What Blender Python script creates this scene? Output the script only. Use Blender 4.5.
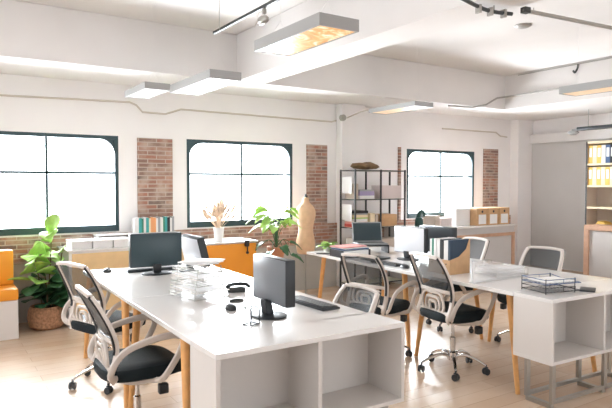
import bpy, bmesh, math, random
from mathutils import Vector, Matrix
random.seed(7)
PI = math.pi
C = bpy.context.scene.collection
for o in list(bpy.data.objects): bpy.data.objects.remove(o)

# ---------------------------------------------------------------- camera, world, exposure
cam = bpy.data.cameras.new('camera'); co = bpy.data.objects.new('camera', cam); C.objects.link(co)
cam.sensor_width = 36; cam.lens = 580 / 612 * 36; cam.clip_start = .05; cam.clip_end = 200
YAW = math.atan2(894, 580); PITCH = math.atan(20 / 580)
co.location = (0, 0, 1.5); co.rotation_euler = (PI/2 - PITCH, 0, YAW - PI/2)
bpy.context.scene.camera = co
W = bpy.data.worlds.new('sky'); bpy.context.scene.world = W; W.use_nodes = True
bg = W.node_tree.nodes['Background']; bg.inputs[0].default_value = (.88, .94, 1, 1); bg.inputs[1].default_value = 4.0
for k_, x_ in enumerate((1.085, 3.475, 7.18)):   # bright sky light outside the three windows
    ld = bpy.data.lights.new('window_daylight', 'AREA'); ld.shape = 'RECTANGLE'; ld.size = 2.2; ld.size_y = 2.2; ld.energy = 420; ld.color = (.91, .95, 1)
    lo = bpy.data.objects.new('window_daylight', ld); C.objects.link(lo); lo.location = (x_, 7.9, 1.4); lo.rotation_euler = (math.radians(-88), 0, 0)
vs = bpy.context.scene.view_settings
bpy.context.scene.display_settings.display_device = 'sRGB'
vs.view_transform = 'Standard'; vs.look = 'None'; vs.exposure = 0.74; vs.gamma = 1; vs.use_curve_mapping = False

# ---------------------------------------------------------------- materials
def mat(name, col, rough=.5, metal=0, spec=.5, alpha=1, emis=None, es=0, noise=0, nscale=8, bump=0, coat=0):
    m = bpy.data.materials.new(name); m.use_nodes = True
    nt = m.node_tree; p = nt.nodes['Principled BSDF']
    p.inputs['Base Color'].default_value = (*col, 1); p.inputs['Roughness'].default_value = rough
    p.inputs['Metallic'].default_value = metal; p.inputs['Specular IOR Level'].default_value = spec
    p.inputs['Coat Weight'].default_value = coat
    if emis: p.inputs['Emission Color'].default_value = (*emis, 1); p.inputs['Emission Strength'].default_value = es
    tc = nt.nodes.new('ShaderNodeTexCoord'); n = nt.nodes.new('ShaderNodeTexNoise'); n.inputs['Scale'].default_value = nscale
    nt.links.new(tc.outputs['Object'], n.inputs['Vector'])
    if noise:
        r = nt.nodes.new('ShaderNodeValToRGB')
        r.color_ramp.elements[0].color = (*[c * (1 - noise) for c in col], 1); r.color_ramp.elements[0].position = .3
        r.color_ramp.elements[1].color = (*[min(1, c * (1 + noise)) for c in col], 1); r.color_ramp.elements[1].position = .7
        nt.links.new(n.outputs[0], r.inputs[0]); nt.links.new(r.outputs[0], p.inputs['Base Color'])
    if bump:
        b = nt.nodes.new('ShaderNodeBump'); b.inputs['Strength'].default_value = bump; b.inputs['Distance'].default_value = .01
        nt.links.new(n.outputs[0], b.inputs['Height']); nt.links.new(b.outputs[0], p.inputs['Normal'])
    if alpha < 1: p.inputs['Alpha'].default_value = alpha
    return m
def mix_mat(name, build):
    m = bpy.data.materials.new(name); m.use_nodes = True; build(m.node_tree, m.node_tree.nodes['Principled BSDF']); return m
def brick_nodes(nt, p, c1, c2, mortar, w, h, ms, horiz='X', vary=.5, rough=.8, bump=.4, nz=3.0, white=None):
    N = nt.nodes.new; L = nt.links.new
    tc = N('ShaderNodeTexCoord'); mp = N('ShaderNodeMapping'); L(tc.outputs['Object'], mp.inputs[0])
    if horiz == 'XZ': mp.inputs['Rotation'].default_value = (-PI/2, 0, 0)
    if horiz == 'Y': mp.inputs['Rotation'].default_value = (0, 0, PI/2)
    b = N('ShaderNodeTexBrick'); L(mp.outputs[0], b.inputs['Vector'])
    b.inputs['Scale'].default_value = 1; b.inputs['Brick Width'].default_value = w; b.inputs['Row Height'].default_value = h
    b.inputs['Mortar Size'].default_value = ms; b.inputs['Color1'].default_value = (*c1, 1); b.inputs['Color2'].default_value = (*c2, 1)
    b.inputs['Mortar'].default_value = (*mortar, 1); b.inputs['Mortar Smooth'].default_value = .3
    n = N('ShaderNodeTexNoise'); n.inputs['Scale'].default_value = nz; n.inputs['Detail'].default_value = 6
    L(tc.outputs['Object'], n.inputs['Vector'])
    r = N('ShaderNodeValToRGB'); r.color_ramp.elements[0].position = .42; r.color_ramp.elements[1].position = .66
    L(n.outputs[0], r.inputs[0])
    mx = N('ShaderNodeMixRGB'); mx.inputs[2].default_value = (*(white or mortar), 1)
    ml = N('ShaderNodeMath'); ml.operation = 'MULTIPLY'; ml.inputs[1].default_value = vary
    L(r.outputs[0], ml.inputs[0]); L(ml.outputs[0], mx.inputs[0]); L(b.outputs[0], mx.inputs[1]); L(mx.outputs[0], p.inputs['Base Color'])
    p.inputs['Roughness'].default_value = rough
    bp = N('ShaderNodeBump'); bp.inputs['Strength'].default_value = bump; bp.inputs['Distance'].default_value = .008; bp.invert = True
    L(b.outputs['Fac'], bp.inputs['Height']); L(bp.outputs[0], p.inputs['Normal'])
M = {}
M['wall'] = mat('wall_paint', (.90, .87, .86), .75, noise=.02, nscale=2)
M['wallgrey'] = mat('lower_wall_paint', (.50, .48, .45), .8, noise=.06, nscale=3)
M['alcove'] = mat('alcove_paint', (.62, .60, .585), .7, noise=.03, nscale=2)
M['ceil'] = mat('ceiling_paint', (.81, .78, .76), .85, noise=.03, nscale=1.5)
M['beam'] = mat('beam_paint', (.80, .77, .75), .85, noise=.03, nscale=1.5)
M['brick'] = mix_mat('brick', lambda nt, p: brick_nodes(nt, p, (.42, .19, .13), (.20, .14, .12), (.50, .41, .35), .22, .05, .007, 'XZ', .75, nz=7, white=(.52, .41, .34)))
M['floor'] = mix_mat('floor_planks', lambda nt, p: brick_nodes(nt, p, (.60, .42, .29), (.68, .51, .37), (.45, .31, .21), 1.4, .14, .0025, 'X', .5, .26, .12, 2.2, (.74, .59, .46)))
M['white'] = mat('white_laminate', (.86, .84, .82), .22, coat=.3)
M['cubby'] = mat('white_board', (.73, .69, .655), .45)
M['whitep'] = mat('white_plastic', (.72, .655, .60), .4)
M['paper'] = mat('paper', (.9, .89, .88), .7)
M['wood'] = mat('beech_wood', (.78, .40, .14), .45, noise=.12, nscale=14)
M['woodpink'] = mat('pinkish_wood', (.60, .37, .25), .55, noise=.1, nscale=10)
M['ply'] = mat('plywood_panel', (.82, .58, .30), .55, noise=.06, nscale=9)
M['orange'] = mat('orange_panel', (.95, .36, .03), .45)
M['black'] = mat('black_plastic', (.018, .022, .026), .4)
M['seat'] = mat('black_seat_fabric', (.006, .014, .019), .6, spec=.25, bump=.3, nscale=220)
M['teal'] = mat('dark_window_frame', (.022, .055, .065), .45)
M['screenb'] = mat('dark_screen_shell', (.03, .055, .065), .3)
M['greysh'] = mat('grey_monitor_shell', (.17, .18, .195), .3)
M['whitesh'] = mat('pale_monitor_shell', (.72, .73, .76), .35)
M['screenw'] = mat('bright_screen', (.8, .8, .8), .3, emis=(1, .98, .97), es=1.0)
M['chrome'] = mat('chrome', (.62, .6, .58), .18, metal=1)
M['steel'] = mat('brushed_steel', (.42, .41, .38), .35, metal=1)
M['lamp'] = mat('lamp_housing', (.36, .355, .345), .5)
M['diff'] = mat('lamp_diffuser', (.9, .9, .88), .5, emis=(1, .97, .92), es=.9)
M['diffw'] = mat('warm_lamp_diffuser', (.9, .7, .5), .5, emis=(1, .70, .42), es=.15)
M['conduit'] = mat('galvanised_conduit', (.42, .40, .37), .45, metal=.4)
M['conduitw'] = mat('painted_conduit', (.62, .55, .48), .6)
M['darkm'] = mat('dark_metal', (.05, .055, .055), .45, metal=.3)
M['shelfm'] = mat('black_shelf_metal', (.035, .035, .035), .5)
M['shelfw'] = mat('whitewashed_shelf_board', (.62, .60, .48), .6)
M['kraft'] = mat('kraft_board', (.62, .38, .20), .75, noise=.06, nscale=20)
M['navy'] = mat('navy_folder', (.01, .035, .07), .5)
M['terra'] = mat('terracotta', (.55, .24, .13), .7, noise=.1)
M['basket'] = mat('woven_basket', (.42, .22, .12), .8, noise=.35, nscale=40, bump=.6)
M['linen'] = mat('mannequin_linen', (.74, .50, .32), .8, noise=.05, nscale=20)
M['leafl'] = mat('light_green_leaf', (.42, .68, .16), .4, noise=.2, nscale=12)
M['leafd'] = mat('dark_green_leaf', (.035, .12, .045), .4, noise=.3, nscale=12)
M['stemb'] = mat('brown_stem', (.16, .12, .06), .7)
M['straw'] = mat('dried_grass', (.85, .68, .52), .8, noise=.15, nscale=30)
M['soil'] = mat('soil', (.05, .035, .02), .9)
M['sack'] = mat('brown_sackcloth', (.20, .12, .06), .85, noise=.3, nscale=14, bump=.5)
M['green'] = mat('dark_green_enamel', (.015, .07, .06), .4)
for k, c in dict(bwhite=(.82, .8, .78), bteal=(.05, .35, .33), bgreen=(.04, .22, .14), borange=(.85, .38, .16), bgrey=(.35, .36, .37), bred=(.62, .1, .08),
                 bpink=(.75, .35, .33), bpurple=(.36, .30, .48), byellow=(.85, .55, .12), bcream=(.85, .72, .5), bblack=(.02, .02, .025), blime=(.45, .6, .2), bbeige=(.62, .52, .44), bblue=(.06, .12, .25), bpale=(.72, .62, .60)).items():
    M[k] = mat('cover_' + k[1:], c, .6)
def _glass(nt, p):
    N = nt.nodes.new; L = nt.links.new
    t = N('ShaderNodeBsdfTransparent'); t.inputs[0].default_value = (.97, .98, .98, 1); g = N('ShaderNodeBsdfGlossy'); g.inputs['Roughness'].default_value = .02
    f = N('ShaderNodeFresnel'); f.inputs[0].default_value = 1.3; mx = N('ShaderNodeMixShader')
    L(f.outputs[0], mx.inputs[0]); L(t.outputs[0], mx.inputs[1]); L(g.outputs[0], mx.inputs[2]); L(mx.outputs[0], nt.nodes['Material Output'].inputs[0])
M['glass'] = mix_mat('window_glass', _glass)
def _net(col, a, rough=.6):
    def f(nt, p):
        N = nt.nodes.new; L = nt.links.new
        p.inputs['Base Color'].default_value = (*col, 1); p.inputs['Roughness'].default_value = rough
        t = N('ShaderNodeBsdfTransparent'); mx = N('ShaderNodeMixShader'); mx.inputs[0].default_value = a
        L(t.outputs[0], mx.inputs[1]); L(p.outputs[0], mx.inputs[2]); L(mx.outputs[0], nt.nodes['Material Output'].inputs[0])
    return f
M['mesh'] = mix_mat('grey_back_mesh', _net((.045, .055, .06), .72))
M['meshl'] = mix_mat('pale_back_mesh', _net((.30, .31, .33), .6))
M['acrylic'] = mix_mat('frosted_acrylic', _net((.93, .93, .93), .28, .15))
def _foil(nt, p):
    N = nt.nodes.new; L = nt.links.new
    tc = N('ShaderNodeTexCoord'); n = N('ShaderNodeTexNoise'); n.inputs['Scale'].default_value = 5; n.inputs['Distortion'].default_value = 2.5; n.inputs['Detail'].default_value = 3
    L(tc.outputs['Object'], n.inputs['Vector']); r = N('ShaderNodeValToRGB'); L(n.outputs[0], r.inputs[0])
    e = r.color_ramp.elements; e[0].position = .3; e[0].color = (.60, .27, .06, 1); e[1].position = .66; e[1].color = (1, .86, .66, 1)
    k = r.color_ramp.elements.new(.5); k.color = (.86, .45, .14, 1)
    L(r.outputs[0], p.inputs['Base Color']); L(r.outputs[0], p.inputs['Emission Color']); p.inputs['Emission Strength'].default_value = .22
    p.inputs['Roughness'].default_value = .3
M['foil'] = mix_mat('crumpled_amber_film', _foil)

# ---------------------------------------------------------------- mesh helpers
class MB:
    def __init__(s): s.bm = bmesh.new()
    def box(s, x0, x1, y0, y1, z0, z1, mtx=None, bev=0):
        r = bmesh.ops.create_cube(s.bm, size=1); v = r['verts']
        for q in v: q.co = Vector(((x0+x1)/2 + q.co.x*(x1-x0), (y0+y1)/2 + q.co.y*(y1-y0), (z0+z1)/2 + q.co.z*(z1-z0)))
        if bev:
            es = list({e for q in v for e in q.link_edges})
            g = bmesh.ops.bevel(s.bm, geom=es, offset=bev, segments=2, affect='EDGES', profile=.5); v = list({q for f in g['faces'] for q in f.verts} | {q for q in v if q.is_valid})
        if mtx is not None:
            for q in v: q.co = mtx @ q.co
        return s
    def sweep(s, pts, w, h=None, n=8, closed=False, up=Vector((0, 0, 1)), taper=None, flat=False):
        """round or (flat) rectangular section swept along points"""
        pts = [Vector(p) for p in pts]; h = h or w; N = len(pts); rings = []; prev = None
        for i, p in enumerate(pts):
            a = pts[(i-1) % N] if (closed or i > 0) else p; b = pts[(i+1) % N] if (closed or i < N-1) else p
            t = (b - a).normalized()
            ref = up if abs(t.dot(up)) < .96 else Vector((1, 0, 0)) if abs(t.x) < .9 else Vector((0, 1, 0))
            u = t.cross(ref).normalized(); v = u.cross(t).normalized()
            if prev is not None and u.dot(prev) < -.2: u = -u; v = -v
            prev = u
            k = taper(i / max(1, N-1)) if taper else 1
            ring = []
            if flat:
                sec = [(-1, -.6), (-.8, -1), (.8, -1), (1, -.6), (1, .6), (.8, 1), (-.8, 1), (-1, .6)]
            else:
                sec = [(math.cos(2*PI*j/n), math.sin(2*PI*j/n)) for j in range(n)]
            for cx, cy in sec: ring.append(s.bm.verts.new(p + u*cx*w*k + v*cy*h*k))
            rings.append(ring)
        m = len(rings[0])
        for i in range(N if closed else N-1):
            A = rings[i]; B = rings[(i+1) % N]
            for j in range(m):
                try: s.bm.faces.new((A[j], A[(j+1) % m], B[(j+1) % m], B[j]))
                except ValueError: pass
        if not closed:
            s.bm.faces.new(list(reversed(rings[0]))); s.bm.faces.new(rings[-1])
        return s
    def loop(s, pts, r, n=5):
        for i in range(len(pts)): s.sweep([pts[i], pts[(i+1) % len(pts)]], r, n=n)
        return s
    def lathe(s, prof, c=(0, 0, 0), n=24, sx=1, sy=1, axis='Z'):
        rings = []
        for r, z in prof:
            ring = []
            for j in range(n):
                a = 2*PI*j/n; x, y = r*math.cos(a)*sx, r*math.sin(a)*sy
                q = Vector((x, y, z)) if axis == 'Z' else Vector((x, z, y)) if axis == 'Y' else Vector((z, x, y))
                ring.append(s.bm.verts.new(Vector(c) + q))
            rings.append(ring)
        for A, B in zip(rings, rings[1:]):
            for j in range(n): s.bm.faces.new((A[j], A[(j+1) % n], B[(j+1) % n], B[j]))
        s.bm.faces.new(list(reversed(rings[0]))); s.bm.faces.new(rings[-1])
        return s
    def prism(s, poly, a, b, plane='XZ'):
        """polygon extruded from a to b along the third axis"""
        def P(u, v, w): return Vector((u, w, v)) if plane == 'XZ' else Vector((w, u, v)) if plane == 'YZ' else Vector((u, v, w))
        A = [s.bm.verts.new(P(u, v, a)) for u, v in poly]; B = [s.bm.verts.new(P(u, v, b)) for u, v in poly]
        s.bm.faces.new(A); s.bm.faces.new(list(reversed(B))); n = len(poly)
        for j in range(n): s.bm.faces.new((A[j], B[j], B[(j+1) % n], A[(j+1) % n]))
        return s
    def leaf(s, base, dirv, L, wd, droop=.3, shape='ob', roll=0):
        base = Vector(base); d = Vector(dirv).normalized(); side = d.cross(Vector((0, 0, 1)))
        side = side.normalized() if side.length > .01 else Vector((1, 0, 0)); side = Matrix.Rotation(roll, 3, d) @ side; nrm = side.cross(d).normalized()
        rows = []; K = 7
        for i in range(K+1):
            t = i / K
            if shape == 'ob': w = wd * (math.sin(PI * min(1, t**1.25 * .93 + .04)) ** .75) * (.6 + .65*t)
            elif shape == 'thin': w = wd * math.sin(PI * (t*.94 + .03))
            else: w = wd * (math.sin(PI*(t**.6*.95+.03))**.6) * (1 if i % 2 else .72)
            c = base + d*L*t - Vector((0, 0, 1))*droop*L*t*t
            rows.append([s.bm.verts.new(c - side*w + nrm*w*.25), s.bm.verts.new(c - side*w*.5 + nrm*w*.06), s.bm.verts.new(c - nrm*.004), s.bm.verts.new(c + side*w*.5 + nrm*w*.06), s.bm.verts.new(c + side*w + nrm*w*.25)])
        for A, B in zip(rows, rows[1:]):
            for j in range(4): s.bm.faces.new((A[j], A[j+1], B[j+1], B[j]))
        return s
    def build(s, name, m, parent=None, smooth=True, bevel=0, solid=0, loc=None):
        bmesh.ops.recalc_face_normals(s.bm, faces=s.bm.faces)
        me = bpy.data.meshes.new(name); s.bm.to_mesh(me); s.bm.free()
        o = bpy.data.objects.new(name, me); C.objects.link(o); me.materials.append(M[m] if isinstance(m, str) else m)
        if solid: md = o.modifiers.new('solid', 'SOLIDIFY'); md.thickness = solid
        if bevel: md = o.modifiers.new('bevel', 'BEVEL'); md.width = bevel; md.segments = 2; md.limit_method = 'ANGLE'
        if smooth:
            me.polygons.foreach_set('use_smooth', [True]*len(me.polygons))
            try: me.set_sharp_from_angle(angle=math.radians(38))
            except Exception: pass
        if parent: o.parent = parent
        if loc: o.location = loc
        return o
def tag(o, label=None, cat=None, group=None, kind=None):
    if label: o['label'] = label
    if cat: o['category'] = cat
    if group: o['group'] = group
    if kind: o['kind'] = kind
    return o
def empty(name, loc=(0, 0, 0), rz=0):
    o = bpy.data.objects.new(name, None); C.objects.link(o); o.location = loc; o.rotation_euler = (0, 0, rz); o.empty_display_size = .1
    return o
def thing(name, label, cat, loc=(0, 0, 0), rz=0, group=None):
    return tag(empty(name, loc, rz), label, cat, group)
def copy_tree(o, parent=None):
    c = o.copy(); C.objects.link(c); c.parent = parent
    for ch in list(o.children): copy_tree(ch, c)
    return c
def struct(o): o['kind'] = 'structure'; return o
def bez(pts, n=6):
    """Catmull-Rom through points"""
    P = [Vector(p) for p in pts]; out = []
    for i in range(len(P)-1):
        a = P[max(i-1, 0)]; b = P[i]; c = P[i+1]; d = P[min(i+2, len(P)-1)]
        for k in range(n):
            t = k/n; out.append(.5*((2*b) + (c-a)*t + (2*a-5*b+4*c-d)*t*t + (3*b-a-3*c+d)*t**3))
    out.append(P[-1]); return out

# ---------------------------------------------------------------- the setting
XL, XR, YF, YB, ZC = -2.6, 9.35, -3.4, 6.9, 3.18
struct(MB().box(XL-.2, XR+.2, YF, YB+.25, -.1, 0).build('floor', 'floor', smooth=False))
struct(MB().box(XL-.2, XR+.2, YF, YB+.25, ZC, ZC+.15).build('ceiling', 'ceil', smooth=False))
WIN = [(.31, 1.86), (2.70, 4.25), (6.39, 7.97)]; Z0, Z1 = .95, 2.06
b = MB(); xs = [XL-.2] + [v for w in WIN for v in w] + [XR+.2]
b.box(XL-.2, XR+.2, YB, YB+.25, 0, Z0); b.box(XL-.2, XR+.2, YB, YB+.25, Z1, ZC)
for i in range(0, len(xs), 2): b.box(xs[i], xs[i+1], YB, YB+.25, Z0, Z1)
struct(b.build('wall_back', 'wall', smooth=False))
struct(MB().box(XR, XR+.15, YF, YB, 0, ZC).build('wall_right', 'wall', smooth=False))
b = MB(); b.box(XL-.15, XL, YF, YB, 0, .8).box(XL-.15, XL, YF, YB, 1.9, ZC).box(XL-.15, XL, 5.6, YB, .8, 1.9).box(XL-.15, XL, YF, .6, .8, 1.9)
for y in (2.2, 3.9): b.box(XL-.15, XL, y-.12, y+.12, .8, 1.9)
struct(b.build('wall_left', 'wall', smooth=False))
struct(MB().box(XL-.15, XR+.15, YF-.15, YF, 0, 1.0).box(XL-.15, XR+.15, YF-.15, YF, 1.7, ZC).box(XL-.15, 1.5, YF-.15, YF, 1.0, 1.7).build('wall_front', 'wall', smooth=False))
n_ = [0]
def trim(b, m, bevel=0):
    n_[0] += 1; o = struct(b.build('trim_%d' % n_[0], m, smooth=False, bevel=bevel)); return o
# beams
trim(MB().box(XL, XR, 5.95, YB, 2.66, ZC-.001), 'beam', .006)
trim(MB().box(2.93, 3.27, YF, 5.95, 2.66, ZC-.001), 'beam', .006)
trim(MB().box(7.56, XR, YF, 5.95, 2.66, ZC-.001), 'beam', .006)
# columns
trim(MB().box(5.0, 5.42, 6.75, YB, 0, 2.66), 'wall', .004)
trim(MB().box(8.93, XR, 6.72, YB, 0, 2.66), 'wall', .004)
# brick piers, brick band under the sills, grey lower wall
trim(MB().box(2.08, 2.51, YB-.02, YB, .93, 2.05), 'brick')
trim(MB().box(4.48, 4.83, YB-.02, YB, .93, 2.06), 'brick')
trim(MB().box(8.2, 8.58, YB-.02, YB, .93, 2.12), 'brick')
trim(MB().box(6.2, 6.245, YB-.03, YB, .93, 2.08), 'brick')
trim(MB().box(XL, 5.0, YB-.03, YB, .64, .93), 'brick')
trim(MB().box(5.42, 8.93, YB-.03, YB, .64, .93), 'brick')
trim(MB().box(XL, 5.0, YB-.015, YB, 0, .64), 'wallgrey')
# grey end wall under a bulkhead
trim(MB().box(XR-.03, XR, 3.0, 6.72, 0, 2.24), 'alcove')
trim(MB().box(XR-.1, XR, 3.0, 6.72, 2.24, 2.4), 'beam')
# windows: dark frames with rounded top corners, glazing bars, one pane sheet each
def window(k, x0, x1):
    root = empty('window_%d' % k, (x0, YB+.04, Z0)); root['kind'] = 'structure'
    w = x1-x0; h = Z1-Z0; t = .042; b = MB()
    b.box(0, t, -.04, .05, 0, h); b.box(w-t, w, -.04, .05, 0, h); b.box(t, w-t, -.04, .05, h-t, h); b.box(t, w-t, -.05, .05, 0, .075)
    for sx in (0, 1):
        R = .17; cx = t + R if sx == 0 else w - t - R; cz = h - t - R
        corner = (t, h-t) if sx == 0 else (w-t, h-t)
        arc = [(cx + R*math.cos(a), cz + R*math.sin(a)) for a in ([PI - j*PI/2/8 for j in range(9)] if sx == 0 else [PI/2 - j*PI/2/8 for j in range(9)])]
        b.prism([corner] + arc, -.03, .04, 'XZ')
    b.build('window_frame', 'teal', root, smooth=False)
    g = MB(); g.box(w/2-.013, w/2+.013, -.02, .03, .075, h-t); g.box(t, w-t, -.02, .03, .665, .69); g.build('glazing_bar', 'teal', root, smooth=False)
    MB().box(t, w-t, .002, .008, .075, h-t).build('pane', 'glass', root, smooth=False)
for k, (a, c) in enumerate(WIN): window(k+1, a, c)

# ---------------------------------------------------------------- desks
def turned(x, y, deg, px_, py_):
    a = math.radians(deg); return (px_ + (x-px_)*math.cos(a) - (y-py_)*math.sin(a), py_ + (x-px_)*math.sin(a) + (y-py_)*math.cos(a), 0)
LROW = (-1.25, 1.04, 2.63); RROW = (-2.3, 3.37, 2.26)
def desk(x0, x1, y0, y1, label, row):
    root = thing('desk', label, 'desk', turned((x0+x1)/2, (y0+y1)/2, *row), math.radians(row[0]), 'white desks with beech legs')
    w, l = (x1-x0)/2, (y1-y0)/2; ins = .006 if row is LROW else .115
    MB().box(-w, w, -l+.0015, l-.0015, .722, .75).build('desk_top', 'white', root, smooth=False, bevel=.003)
    f = MB()
    for sx in (-1, 1): f.box(sx*(w-.17)-.015, sx*(w-.17)+.015, -l+.16, l-.16, .69, .722)
    for sy in (-1, 1): f.box(-w+.17, w-.17, sy*(l-.16)-.015, sy*(l-.16)+.015, .69, .722)
    f.build('under_frame', 'steel', root, smooth=False)
    for sx in (-1, 1):
        for sy in (-1, 1):
            MB().sweep([(sx*(w-ins-.025), sy*(l-.15), .721), (sx*(w-ins), sy*(l-.045), 0)], .026, n=12, taper=lambda t: 1-.35*t).build('leg', 'wood', root)
    return root
desk(1.04, 2.13, 2.632, 3.80, 'white desk in the left row holding the nearest monitor and keyboard', LROW)
desk(1.04, 2.13, 3.80, 5.24, 'white desk at the far end of the left row, carrying the dark monitor', LROW)
desk(3.37, 4.51, 2.572, 3.74, 'white desk in the right row under the white and black wire trays', RROW)
desk(3.37, 4.51, 3.74, 5.38, 'white desk at the far end of the right row, with open laptop on it', RROW)
def cubby(x0, x1, y0, y1, label, row):
    root = thing('cubby_shelf', label, 'shelf unit', turned((x0+x1)/2, (y0+y1)/2, *row), math.radians(row[0]), 'open white cubby units at the desk ends')
    w, d = (x1-x0)/2, (y1-y0)/2; t = .022
    MB().box(-w, w, -d, d, .724, .75).build('top_board', 'white', root, smooth=False, bevel=.002)
    MB().box(-w, w, -d, d, .315, .337).build('bottom_board', 'cubby', root, smooth=False, bevel=.002)
    for sx in (-1, 1): MB().box(min(sx*w, sx*(w-t)), max(sx*w, sx*(w-t)), -d, d, .337, .724).build('side_panel', 'cubby', root, smooth=False)
    MB().box(-t/2, t/2, -d, d-.015, .337, .724).build('divider', 'cubby', root, smooth=False)
    MB().box(-w+t, w-t, d-.015, d, .337, .724).build('back_panel', 'cubby', root, smooth=False)
    q = MB(); s = .018
    for sx in (-w*.84, -w*.0+.10, w*.84):
        for sy in (-d+.06, d-.05): q.box(sx-s, sx+s, sy-s*.7, sy+s*.7, .03, .315)
        q.box(sx-s, sx+s, -d+.06, d-.05, .0, .03)
    for sy in (-d+.06, d-.05): q.box(-w*.84, w*.84, sy-s*.7, sy+s*.7, .03, .055)
    q.build('metal_frame', 'steel', root, smooth=False, bevel=.002)
cubby(1.04, 2.15, 2.33, 2.63, 'white two-bay cubby unit closing the near end of the left desk row', (0, 1.04, 2.63))
cubby(3.37, 4.51, 2.26, 2.57, 'white cubby unit on a steel frame at the near end of the right desk row', RROW)

# ---------------------------------------------------------------- office chairs
def make_chair(meshmat='mesh'):
    root = empty('office_chair')
    # five-star base
    b = MB(); cas = []
    for k in range(5):
        a = 2*PI*k/5 + .35; c, s_ = math.cos(a), math.sin(a)
        pts = [(c*r, s_*r, z) for r, z in ((.025, .115), (.10, .135), (.19, .115), (.26, .085), (.285, .07))]
        b.sweep(bez(pts, 4), .017, .012, taper=lambda t: 1.15-.5*t); cas.append((c*.285, s_*.285, a))
    b.lathe([(.035, .085), (.042, .09), (.042, .15), (.03, .16)], n=16)
    b.build('base', 'chrome', root)
    for x, y, a in cas:
        q = MB(); mtx = Matrix.Translation((x, y, 0)) @ Matrix.Rotation(a+.9, 4, 'Z')
        for sy in (-.016, .016):
            ring = MB(); q.lathe([(.012, sy-.008), (.026, sy-.008), (.0275, sy), (.026, sy+.008), (.012, sy+.008)], (0, 0, .0275), 14, axis='Y')
        q.box(-.018, .020, -.008, .008, .03, .062, bev=.004); q.sweep([(0, 0, .05), (0, 0, .08)], .007)
        for v in q.bm.verts: v.co = mtx @ v.co
        q.build('caster', 'black', root)
    MB().lathe([(.024, .15), (.024, .27), (.014, .275), (.014, .40)], n=16).build('gas_column', 'chrome', root)
    m = MB(); m.box(-.10, .12, -.07, .07, .395, .425, bev=.01); m.sweep([(.08, -.05, .405), (.09, -.14, .40), (.10, -.2, .385)], .007); m.box(.07, .13, -.235, -.19, .33, .39, bev=.008)
    m.build('tilt_mechanism', 'black', root)
    # seat cushion: superellipse outline, domed, waterfall front
    s = MB(); NA, NR = 40, 6; rows = []
    def outline(a, k):
        c, q = math.cos(a), math.sin(a); e = 2/3.4
        return (.255*k*math.copysign(abs(c)**e, c)+.01, .245*k*math.copysign(abs(q)**e, q))
    prof = [(.90, .43), (1.0, .442), (1.02, .468), (.985, .495), (.88, .508), (.6, .512), (.3, .508)]
    for k, z in prof:
        ring = []
        for j in range(NA):
            x, y = outline(2*PI*j/NA, k); zz = z - max(0, x-.16)**2*1.6 + (abs(y)/.245)**3*.012*(z > .45)
            ring.append(s.bm.verts.new((x, y, zz)))
        rows.append(ring)
    for A, B in zip(rows, rows[1:]):
        for j in range(NA): s.bm.faces.new((A[j], A[(j+1) % NA], B[(j+1) % NA], B[j]))
    s.bm.faces.new(rows[0]); s.bm.faces.new(rows[-1])
    s.build('seat', 'seat', root)
    # back frame
    def px(z):   # back profile
        P = [(.43, -.19), (.48, -.215), (.55, -.19), (.64, -.175), (.74, -.205), (.86, -.265), (.94, -.315)]
        for (z0, x0), (z1, x1) in zip(P, P[1:]):
            if z <= z1: return x0 + (x1-x0)*(z-z0)/(z1-z0)
        return P[-1][1]
    def hw(z):
        P = [(.43, .17), (.48, .20), (.55, .205), (.64, .205), (.74, .218), (.86, .212), (.94, .19)]
        for (z0, x0), (z1, x1) in zip(P, P[1:]):
            if z <= z1: return x0 + (x1-x0)*(z-z0)/(z1-z0)
        return P[-1][1]
    zs = [.43 + i*.045 for i in range(13)]
    f = MB()
    for sy in (-1, 1):
        f.sweep(bez([(px(z), sy*hw(z), z) for z in (.43, .48, .55, .64, .74, .86, .935)], 4), .013, .017, up=Vector((0, 1, 0)), flat=True)
    f.sweep(bez([(px(.94)-.004 + .012*math.cos(t*PI/2)*-1, t*.19, .94 + .012*(1-t*t)) for t in (-1, -.5, 0, .5, 1)], 3), .014, .012, flat=True)
    f.sweep(bez([(px(.50)+.005, t*hw(.5), .50) for t in (-1, 0, 1)], 3), .016, .014, flat=True)
    f.sweep(bez([(-.20, 0, .50), (-.16, 0, .43), (-.08, 0, .41)], 4), .03, .012, flat=True)
    f.build('back_frame', 'whitep', root)
    for sy in (-1, 1):
        MB().sweep(bez([(px(z)-.016, sy*(hw(z)+.006), z) for z in (.60, .64, .74, .86, .938)], 4), .009, .011, up=Vector((0, 1, 0))).build('edge_trim', 'black', root)
    g = MB(); rws = []
    for i in range(11):
        z = .665 + (.932-.665)*i/10; rws.append([g.bm.verts.new((px(z)-.035*(1-(2*j/8-1)**2)+.002, (2*j/8-1)*hw(z), z)) for j in range(9)])
    for A, B in zip(rws, rws[1:]):
        for j in range(8): g.bm.faces.new((A[j], A[j+1], B[j+1], B[j]))
    g.build('back_mesh', meshmat, root)
    l = MB()
    l.sweep(bez([(px(.665)-.03*(1-t*t), t*hw(.665), .665+.006*(1-t*t)) for t in (-1, -.5, 0, .5, 1)], 3), .010, .014, flat=True)
    for k, (w_, zt) in enumerate(((.145, .645), (.095, .612), (.045, .578))):
        xx = px(.56)-.022
        l.sweep(bez([(xx, -w_*.8, .505), (xx-.005, -w_, .55), (xx-.01, -w_*.75, zt), (xx-.012, 0, zt+.006), (xx-.01, w_*.75, zt), (xx-.005, w_, .55), (xx, w_*.8, .505)], 4), .010, .009, up=Vector((1, 0, 0)), flat=True)
    l.build('lumbar_support', 'whitep', root)
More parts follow.
